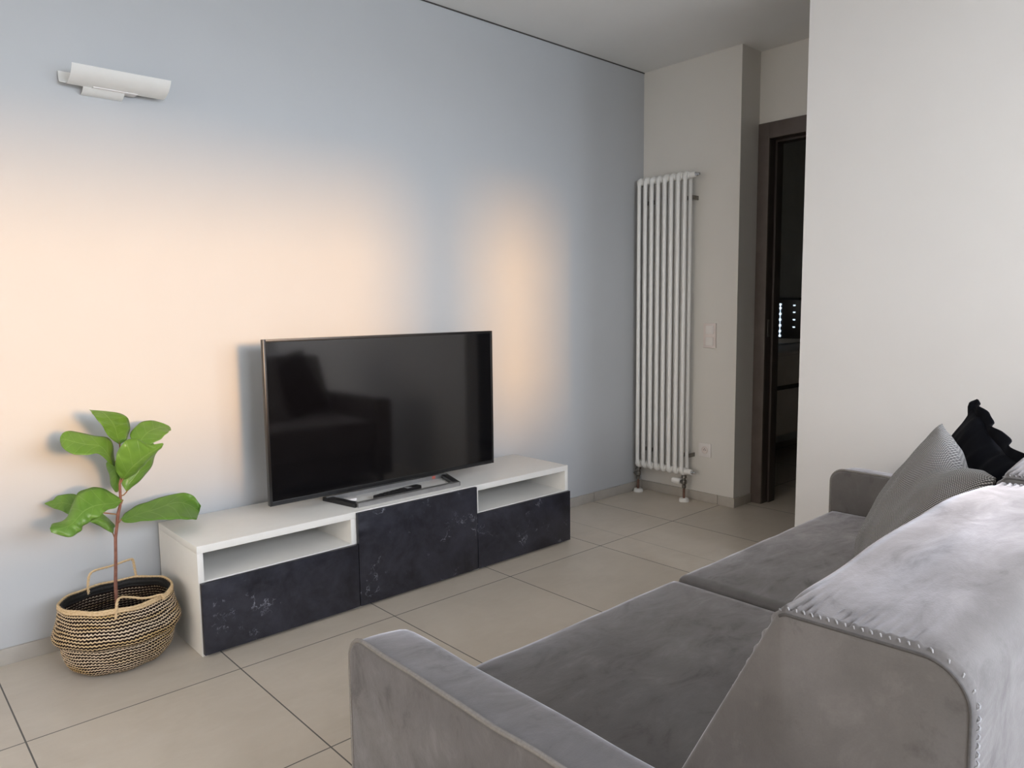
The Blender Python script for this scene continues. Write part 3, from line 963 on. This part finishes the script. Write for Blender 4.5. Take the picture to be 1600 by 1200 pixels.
#        z     rx    ry
prof = [(.004, .118, .092), (.006, .138, .110), (.014, .152, .124), (.030, .165, .136), (.055, .174, .146), (.080, .179, .151), (.100, .182, .154),
        (.106, .186, .158), (.110, .197, .168), (.117, .203, .174), (.126, .202, .173), (.140, .197, .168), (.158, .190, .160), (.178, .184, .153), (.198, .180, .149), (.214, .178, .147)]
prof = [(a, b * BS, c) for a, b, c in prof]
def interp(z_):
    for a, b in zip(prof, prof[1:]):
        if a[0] <= z_ <= b[0]:
            t = (z_ - a[0]) / (b[0] - a[0]); return [a[i] + (b[i] - a[i]) * t for i in range(3)]
    return list(prof[-1] if z_ > prof[-1][0] else prof[0])
def basket_shell(name, rows, m, parent, vbase=0, inset=0, seg=150):
    """rows: list of (z, rx, ry) - one braided row between neighbours, four rings each"""
    bm = bmesh.new(); uvl = bm.loops.layers.uv.new('UVMap'); rings = []; vv = []
    for r_, (a, b) in enumerate(zip(rows, rows[1:])):
        for k in range(4):
            t = k / 4; z, rx_, ry_ = [a[i] + (b[i] - a[i]) * t for i in range(3)]
            bul = .0026 * math.sin(math.pi * t)
            rings.append((z, rx_ + bul - inset, ry_ + bul - inset)); vv.append(vbase + r_ + t)
    z, rx_, ry_ = rows[-1]; rings.append((z, rx_ - inset, ry_ - inset)); vv.append(vbase + len(rows) - 1)
    R_ = []
    for q_, (z, rx_, ry_) in enumerate(rings):
        ring = []
        for k in range(seg):
            a = 2 * math.pi * k / seg
            tooth = .0011 * math.cos(math.pi * (k + int(vv[q_])))
            dent = 1 + .012 * math.sin(3 * a + 1) + .010 * math.sin(2 * a + z * 9)
            dz = .004 * math.sin(2 * a + .6) * min(1, z / .12) + .0016 * math.sin(9 * a + z * 50)
            ring.append(bm.verts.new(BC + Vector(((rx_ + tooth) * dent * math.cos(a), (ry_ + tooth) * dent * math.sin(a), max(.0025, z + dz)))))
        R_.append(ring)
    for i in range(len(R_) - 1):
        for k in range(seg):
            f = bm.faces.new((R_[i][k], R_[i][(k + 1) % seg], R_[i + 1][(k + 1) % seg], R_[i + 1][k]))
            for lp, (u, v) in zip(f.loops, ((k / seg, vv[i]), ((k + 1) / seg, vv[i]), ((k + 1) / seg, vv[i + 1]), (k / seg, vv[i + 1]))):
                lp[uvl].uv = (u, v)
    if not inset and rows[0][0] < .01: bm.faces.new(R_[0][::-1])
    o = link(name, bm, m, parent, smooth=True, mods='nosharp')
    md = o.modifiers.new('thickness', 'SOLIDIFY'); md.thickness = .005; md.offset = -1
    return o
# equal steps along the outline
L = [0]
for a, b in zip(prof, prof[1:]): L.append(L[-1] + math.hypot(b[0] - a[0], b[1] - a[1]))
def along(s):
    for i in range(len(L) - 1):
        if L[i] <= s <= L[i + 1] + 1e-9:
            t = (s - L[i]) / (L[i + 1] - L[i]); return tuple(prof[i][j] + (prof[i + 1][j] - prof[i][j]) * t for j in range(3))
NR = 24
body = basket_shell('basket_body', [along(L[-1] * k / NR) for k in range(NR + 1)], WEAVE, bas)
z, a_, b_2 = prof[-1]
basket_shell('rim_braid', [(z + .0005, a_ + .001, b_2 + .001), (z + .009, a_ + .001, b_2 + .001), (z + .018, a_ - .001, b_2 - .001)], STRAW, bas, vbase=40)
basket_shell('inner_rows', [(z + .0125, a_ - .0065, b_2 - .0065), (z - .002, a_ - .008, b_2 - .008), (z - .016, a_ - .006, b_2 - .006)], BLKSTRAW, bas, vbase=60)
def rope(name, pts, parent):
    """two strands twisted round each other"""
    P = [Vector(p) for p in pts]; path = []
    for i in range(len(P) - 1):
        a = P[max(0, i - 1)]; b = P[i]; c = P[i + 1]; d = P[min(len(P) - 1, i + 2)]
        for k in range(8):
            t = k / 8
            path.append(.5 * ((2 * b) + (c - a) * t + (2 * a - 5 * b + 4 * c - d) * t * t + (3 * b - a - 3 * c + d) * t ** 3))
    path.append(P[-1]); bm = bmesh.new(); s = 0
    for ph in (0, math.pi):
        q_ = []; s = 0
        for i, p in enumerate(path):
            if i: s += (p - path[i - 1]).length
            q_.append(p + Vector((math.cos(s * 260 + ph), math.sin(s * 260 + ph), math.cos(s * 260 + ph + 1.5))) * .0021)
        tube(bm, q_, .0031, 7)
    return link(name, bm, STRAW, parent, smooth=True, mods='nosharp')
zr = z + .012
yb = BC.y + b_2 * .93
rope('handle', [(-.262, yb - .010, zr - .02), (-.262, yb - .012, zr + .012), (-.257, yb - .016, zr + .046), (-.240, yb - .018, zr + .060), (-.19, yb - .020, zr + .064), (-.135, yb - .014, zr + .070), (-.118, yb - .010, zr + .066), (-.112, yb - .006, zr + .03), (-.108, yb - .004, zr - .012)], bas)
yf = BC.y - b_2 * .98
rope('handle', [(-.247, yf - .001, zr - .028), (-.243, yf + .000, zr + .004), (-.236, yf + .012, zr + .024), (-.222, yf + .022, zr + .030), (-.19, yf + .026, zr + .020), (-.16, yf + .020, zr + .010), (-.135, yf + .014, zr + .009), (-.105, yf + .010, zr + .010), (-.098, yf + .010, zr - .006)], bas)

# ================================================================== plant
plant = thing('fiddle_leaf_plant', 'young fiddle-leaf plant with broad green leaves growing from the striped basket', 'potted plant', (-.2, -.21, .01))
bm = bmesh.new()
lathe(bm, [(.060, .012), (.085, .014), (.100, .120), (.105, .124), (.105, .130), (.095, .130), (.092, .118), (.02, .116)], (-.2, -.215, 0), 'Z', 32)
link('nursery_pot', bm, POT, plant, smooth=True)
bm = bmesh.new()
lathe(bm, [(.088, .112), (.090, .117), (.060, .121), (.02, .123)], (-.2, -.215, 0), 'Z', 32)
link('soil', bm, SOIL, plant, smooth=True)
STEM = [(-.204, -.205, .118), (-.201, -.203, .19), (-.2, -.2, .235), (-.199, -.2, .262), (-.196, -.2, .301), (-.193, -.2, .349), (-.190, -.2, .411), (-.183, -.2, .452), (-.178, -.2, .488), (-.170, -.2, .515), (-.167, -.2, .539), (-.166, -.2, .591), (-.160, -.2, .612), (-.162, -.2, .64)]
bm = bmesh.new()
tube(bm, STEM, [.0062, .0060, .0058, .0058, .0054, .0052, .0052, .0050, .0056, .0048, .0046, .0042, .0036, .002], 12)
stem = link('stem', bm, BARK, plant, smooth=True)
LEAVES = [
  [[(-0.161,-0.2,0.726),(-0.158,-0.2,0.723),(-0.155,-0.2,0.725)],[(-0.195,-0.23,0.757),(-0.164,-0.2,0.754),(-0.128,-0.17,0.735)],[(-0.218,-0.25,0.799),(-0.174,-0.21,0.793),(-0.111,-0.15,0.766)],[(-0.239,-0.26,0.831),(-0.194,-0.22,0.824),(-0.117,-0.16,0.803)],[(-0.245,-0.25,0.845),(-0.212,-0.22,0.843),(-0.153,-0.18,0.829)],[(-0.247,-0.23,0.854),(-0.246,-0.23,0.853),(-0.234,-0.22,0.849)]],
  [[(-0.095,-0.19,0.702),(-0.093,-0.19,0.7),(-0.091,-0.19,0.702)],[(-0.117,-0.17,0.742),(-0.089,-0.19,0.728),(-0.062,-0.22,0.717)],[(-0.085,-0.14,0.775),(-0.058,-0.17,0.751),(-0.029,-0.21,0.729)],[(-0.041,-0.12,0.784),(-0.018,-0.15,0.759),(-0.001,-0.19,0.744)],[(-0.003,-0.12,0.773),(0.009,-0.14,0.757),(0.018,-0.16,0.746)],[(0.022,-0.13,0.759),(0.026,-0.13,0.754),(0.029,-0.13,0.748)]],
  [[(-0.162,-0.21,0.609),(-0.16,-0.21,0.606),(-0.157,-0.21,0.607)],[(-0.186,-0.24,0.649),(-0.155,-0.23,0.623),(-0.142,-0.21,0.609)],[(-0.188,-0.27,0.7),(-0.139,-0.25,0.651),(-0.109,-0.21,0.627)],[(-0.164,-0.28,0.745),(-0.112,-0.26,0.675),(-0.084,-0.21,0.651)],[(-0.12,-0.26,0.746),(-0.081,-0.25,0.691),(-0.053,-0.21,0.678)],[(-0.08,-0.24,0.719),(-0.052,-0.24,0.702),(-0.036,-0.22,0.697)],[(-0.033,-0.23,0.716),(-0.03,-0.23,0.714),(-0.029,-0.23,0.711)]],
  [[(-0.177,-0.2,0.656),(-0.175,-0.2,0.653),(-0.176,-0.2,0.65)],[(-0.175,-0.19,0.691),(-0.193,-0.22,0.681),(-0.202,-0.23,0.674)],[(-0.184,-0.19,0.745),(-0.221,-0.23,0.729),(-0.237,-0.26,0.712)],[(-0.236,-0.19,0.764),(-0.265,-0.23,0.743),(-0.275,-0.27,0.715)],[(-0.277,-0.18,0.779),(-0.298,-0.22,0.755),(-0.309,-0.26,0.722)],[(-0.308,-0.18,0.785),(-0.319,-0.2,0.763),(-0.328,-0.23,0.738)],[(-0.326,-0.19,0.771),(-0.328,-0.19,0.759),(-0.329,-0.2,0.752)]],
  [[(-0.145,-0.19,0.559),(-0.144,-0.19,0.558),(-0.142,-0.19,0.56)],[(-0.152,-0.17,0.592),(-0.136,-0.18,0.578),(-0.11,-0.16,0.57)],[(-0.125,-0.15,0.634),(-0.098,-0.17,0.619),(-0.059,-0.14,0.605)],[(-0.097,-0.13,0.667),(-0.077,-0.16,0.655),(-0.029,-0.12,0.647)],[(-0.074,-0.13,0.7),(-0.055,-0.15,0.691),(-0.022,-0.12,0.683)],[(-0.043,-0.14,0.706),(-0.039,-0.14,0.706),(-0.035,-0.14,0.704)]],
  [[(-0.178,-0.18,0.671),(-0.17,-0.18,0.667),(-0.164,-0.18,0.669)],[(-0.192,-0.15,0.657),(-0.173,-0.17,0.649),(-0.155,-0.16,0.636)],[(-0.18,-0.13,0.617),(-0.168,-0.16,0.616),(-0.15,-0.15,0.602)],[(-0.176,-0.13,0.576),(-0.168,-0.15,0.574),(-0.152,-0.14,0.569)],[(-0.167,-0.14,0.553),(-0.163,-0.14,0.551),(-0.158,-0.14,0.552)]],
  [[(-0.163,-0.2,0.538),(-0.16,-0.2,0.534),(-0.162,-0.2,0.531)],[(-0.186,-0.2,0.559),(-0.195,-0.23,0.536),(-0.194,-0.24,0.522)],[(-0.219,-0.2,0.586),(-0.234,-0.25,0.543),(-0.23,-0.27,0.525)],[(-0.256,-0.2,0.593),(-0.266,-0.26,0.543),(-0.246,-0.28,0.514)],[(-0.292,-0.2,0.581),(-0.294,-0.27,0.534),(-0.276,-0.28,0.503)],[(-0.314,-0.22,0.549),(-0.315,-0.28,0.519),(-0.301,-0.29,0.493)],[(-0.343,-0.25,0.514),(-0.336,-0.29,0.505),(-0.314,-0.3,0.479)],[(-0.376,-0.27,0.515),(-0.366,-0.3,0.501),(-0.349,-0.31,0.473)],[(-0.393,-0.3,0.509),(-0.392,-0.3,0.502),(-0.39,-0.3,0.495)]],
  [[(-0.287,-0.16,0.53),(-0.285,-0.16,0.525),(-0.287,-0.16,0.521)],[(-0.274,-0.1,0.554),(-0.29,-0.13,0.527),(-0.31,-0.15,0.505)],[(-0.317,-0.07,0.557),(-0.317,-0.1,0.535),(-0.324,-0.13,0.514)],[(-0.337,-0.06,0.542),(-0.339,-0.08,0.531),(-0.344,-0.1,0.522)],[(-0.361,-0.06,0.535),(-0.362,-0.06,0.534),(-0.361,-0.06,0.532)]],
  [[(-0.194,-0.18,0.423),(-0.192,-0.18,0.42),(-0.191,-0.18,0.422)],[(-0.203,-0.16,0.428),(-0.193,-0.16,0.434),(-0.179,-0.14,0.426)],[(-0.221,-0.14,0.444),(-0.203,-0.15,0.456),(-0.172,-0.12,0.436)],[(-0.248,-0.13,0.463),(-0.225,-0.13,0.474),(-0.203,-0.11,0.477)],[(-0.25,-0.12,0.468),(-0.234,-0.12,0.478),(-0.219,-0.11,0.482)]],
  [[(-0.171,-0.2,0.471),(-0.17,-0.2,0.468),(-0.169,-0.2,0.466)],[(-0.147,-0.17,0.48),(-0.148,-0.2,0.468),(-0.158,-0.22,0.459)],[(-0.106,-0.14,0.491),(-0.102,-0.18,0.473),(-0.117,-0.23,0.458)],[(-0.041,-0.12,0.498),(-0.048,-0.17,0.476),(-0.071,-0.24,0.455)],[(0.05,-0.1,0.502),(0.023,-0.15,0.482),(-0.02,-0.25,0.449)],[(0.099,-0.1,0.486),(0.073,-0.13,0.461),(0.03,-0.24,0.437)],[(0.122,-0.11,0.448),(0.106,-0.13,0.431),(0.066,-0.22,0.425)],[(0.114,-0.13,0.437),(0.107,-0.14,0.425),(0.08,-0.19,0.42)]],
]
def cr(a, b, c, d, t):
    return .5 * ((2 * b) + (c - a) * t + (2 * a - 5 * b + 4 * c - d) * t * t + (3 * b - a - 3 * c + d) * t ** 3)
def leaf(secs, k):
    S_ = [[Vector(p) for p in s] for s in secs]; n = len(S_); rows = []
    for i in range(n - 1):
        for j in range(6):
            t = j / 6; q_ = [S_[max(0, i - 1)], S_[i], S_[i + 1], S_[min(n - 1, i + 2)]]
            rows.append([cr(q_[0][m_], q_[1][m_], q_[2][m_], q_[3][m_], t) for m_ in range(3)])
    rows.append(S_[-1])
    bm = bmesh.new(); uvl = bm.loops.layers.uv.new('UVMap'); G_ = []; W_ = 12
    for r_, (l, m_, rt) in enumerate(rows):
        row = []
        wd = (l - rt).length
        for c in range(W_ + 1):
            w = c / W_
            # quadratic through left edge, midrib and right edge
            P = l * (2 * (w - .5) * (w - 1)) + m_ * (4 * w * (1 - w)) + rt * (2 * w * (w - .5))
            edge = abs(2 * w - 1)
            P += Vector((0, 1, 0)) * (math.sin(r_ * .9 + k) * .004 * edge ** 2 * min(1, wd / .04))
            P += Vector((0, -1, 0)) * (math.cos(r_ * 1.45 + edge * 1.5) * .0013 * (1 - (1 - 2 * edge) ** 2) * min(1, wd / .04))
            row.append(bm.verts.new(P))
        G_.append(row)
    for i in range(len(G_) - 1):
        for j in range(W_):
            f = bm.faces.new((G_[i][j], G_[i][j + 1], G_[i + 1][j + 1], G_[i + 1][j]))
            for lp, (a, b) in zip(f.loops, ((i, j), (i, j + 1), (i + 1, j + 1), (i + 1, j))):
                lp[uvl].uv = (b / W_, a / (len(G_) - 1))
    me_n = 'leaf'
    me = bpy.data.meshes.new(me_n); bm.to_mesh(me); bm.free()
    for p in me.polygons: p.use_smooth = True
    me.materials.append(LEAF)
    o = bpy.data.objects.new(me_n, me); C.objects.link(o); o.parent = plant
    o.matrix_parent_inverse = Matrix.Translation(-Vector(plant.location))
    md = o.modifiers.new('thickness', 'SOLIDIFY'); md.thickness = .0009; md.offset = 0
    # petiole from the stem to the leaf base
    base = S_[0][1]
    best = min((Vector(a).lerp(Vector(b), t / 5) for a, b in zip(STEM, STEM[1:]) for t in range(6)), key=lambda p: (p - base - Vector((0, 0, -.014))).length)
    bm = bmesh.new()
    mid = (best + base) * .5 + Vector((0, 0, -.004))
    tip = S_[1][1]
    tube(bm, [best, mid, base, base.lerp(tip, .4) + Vector((0, 0, -.0012))], [.0026, .0022, .0020, .0010], 8)
    link('petiole', bm, PETI, o, smooth=True)
for k, s in enumerate(LEAVES): leaf(s, k)
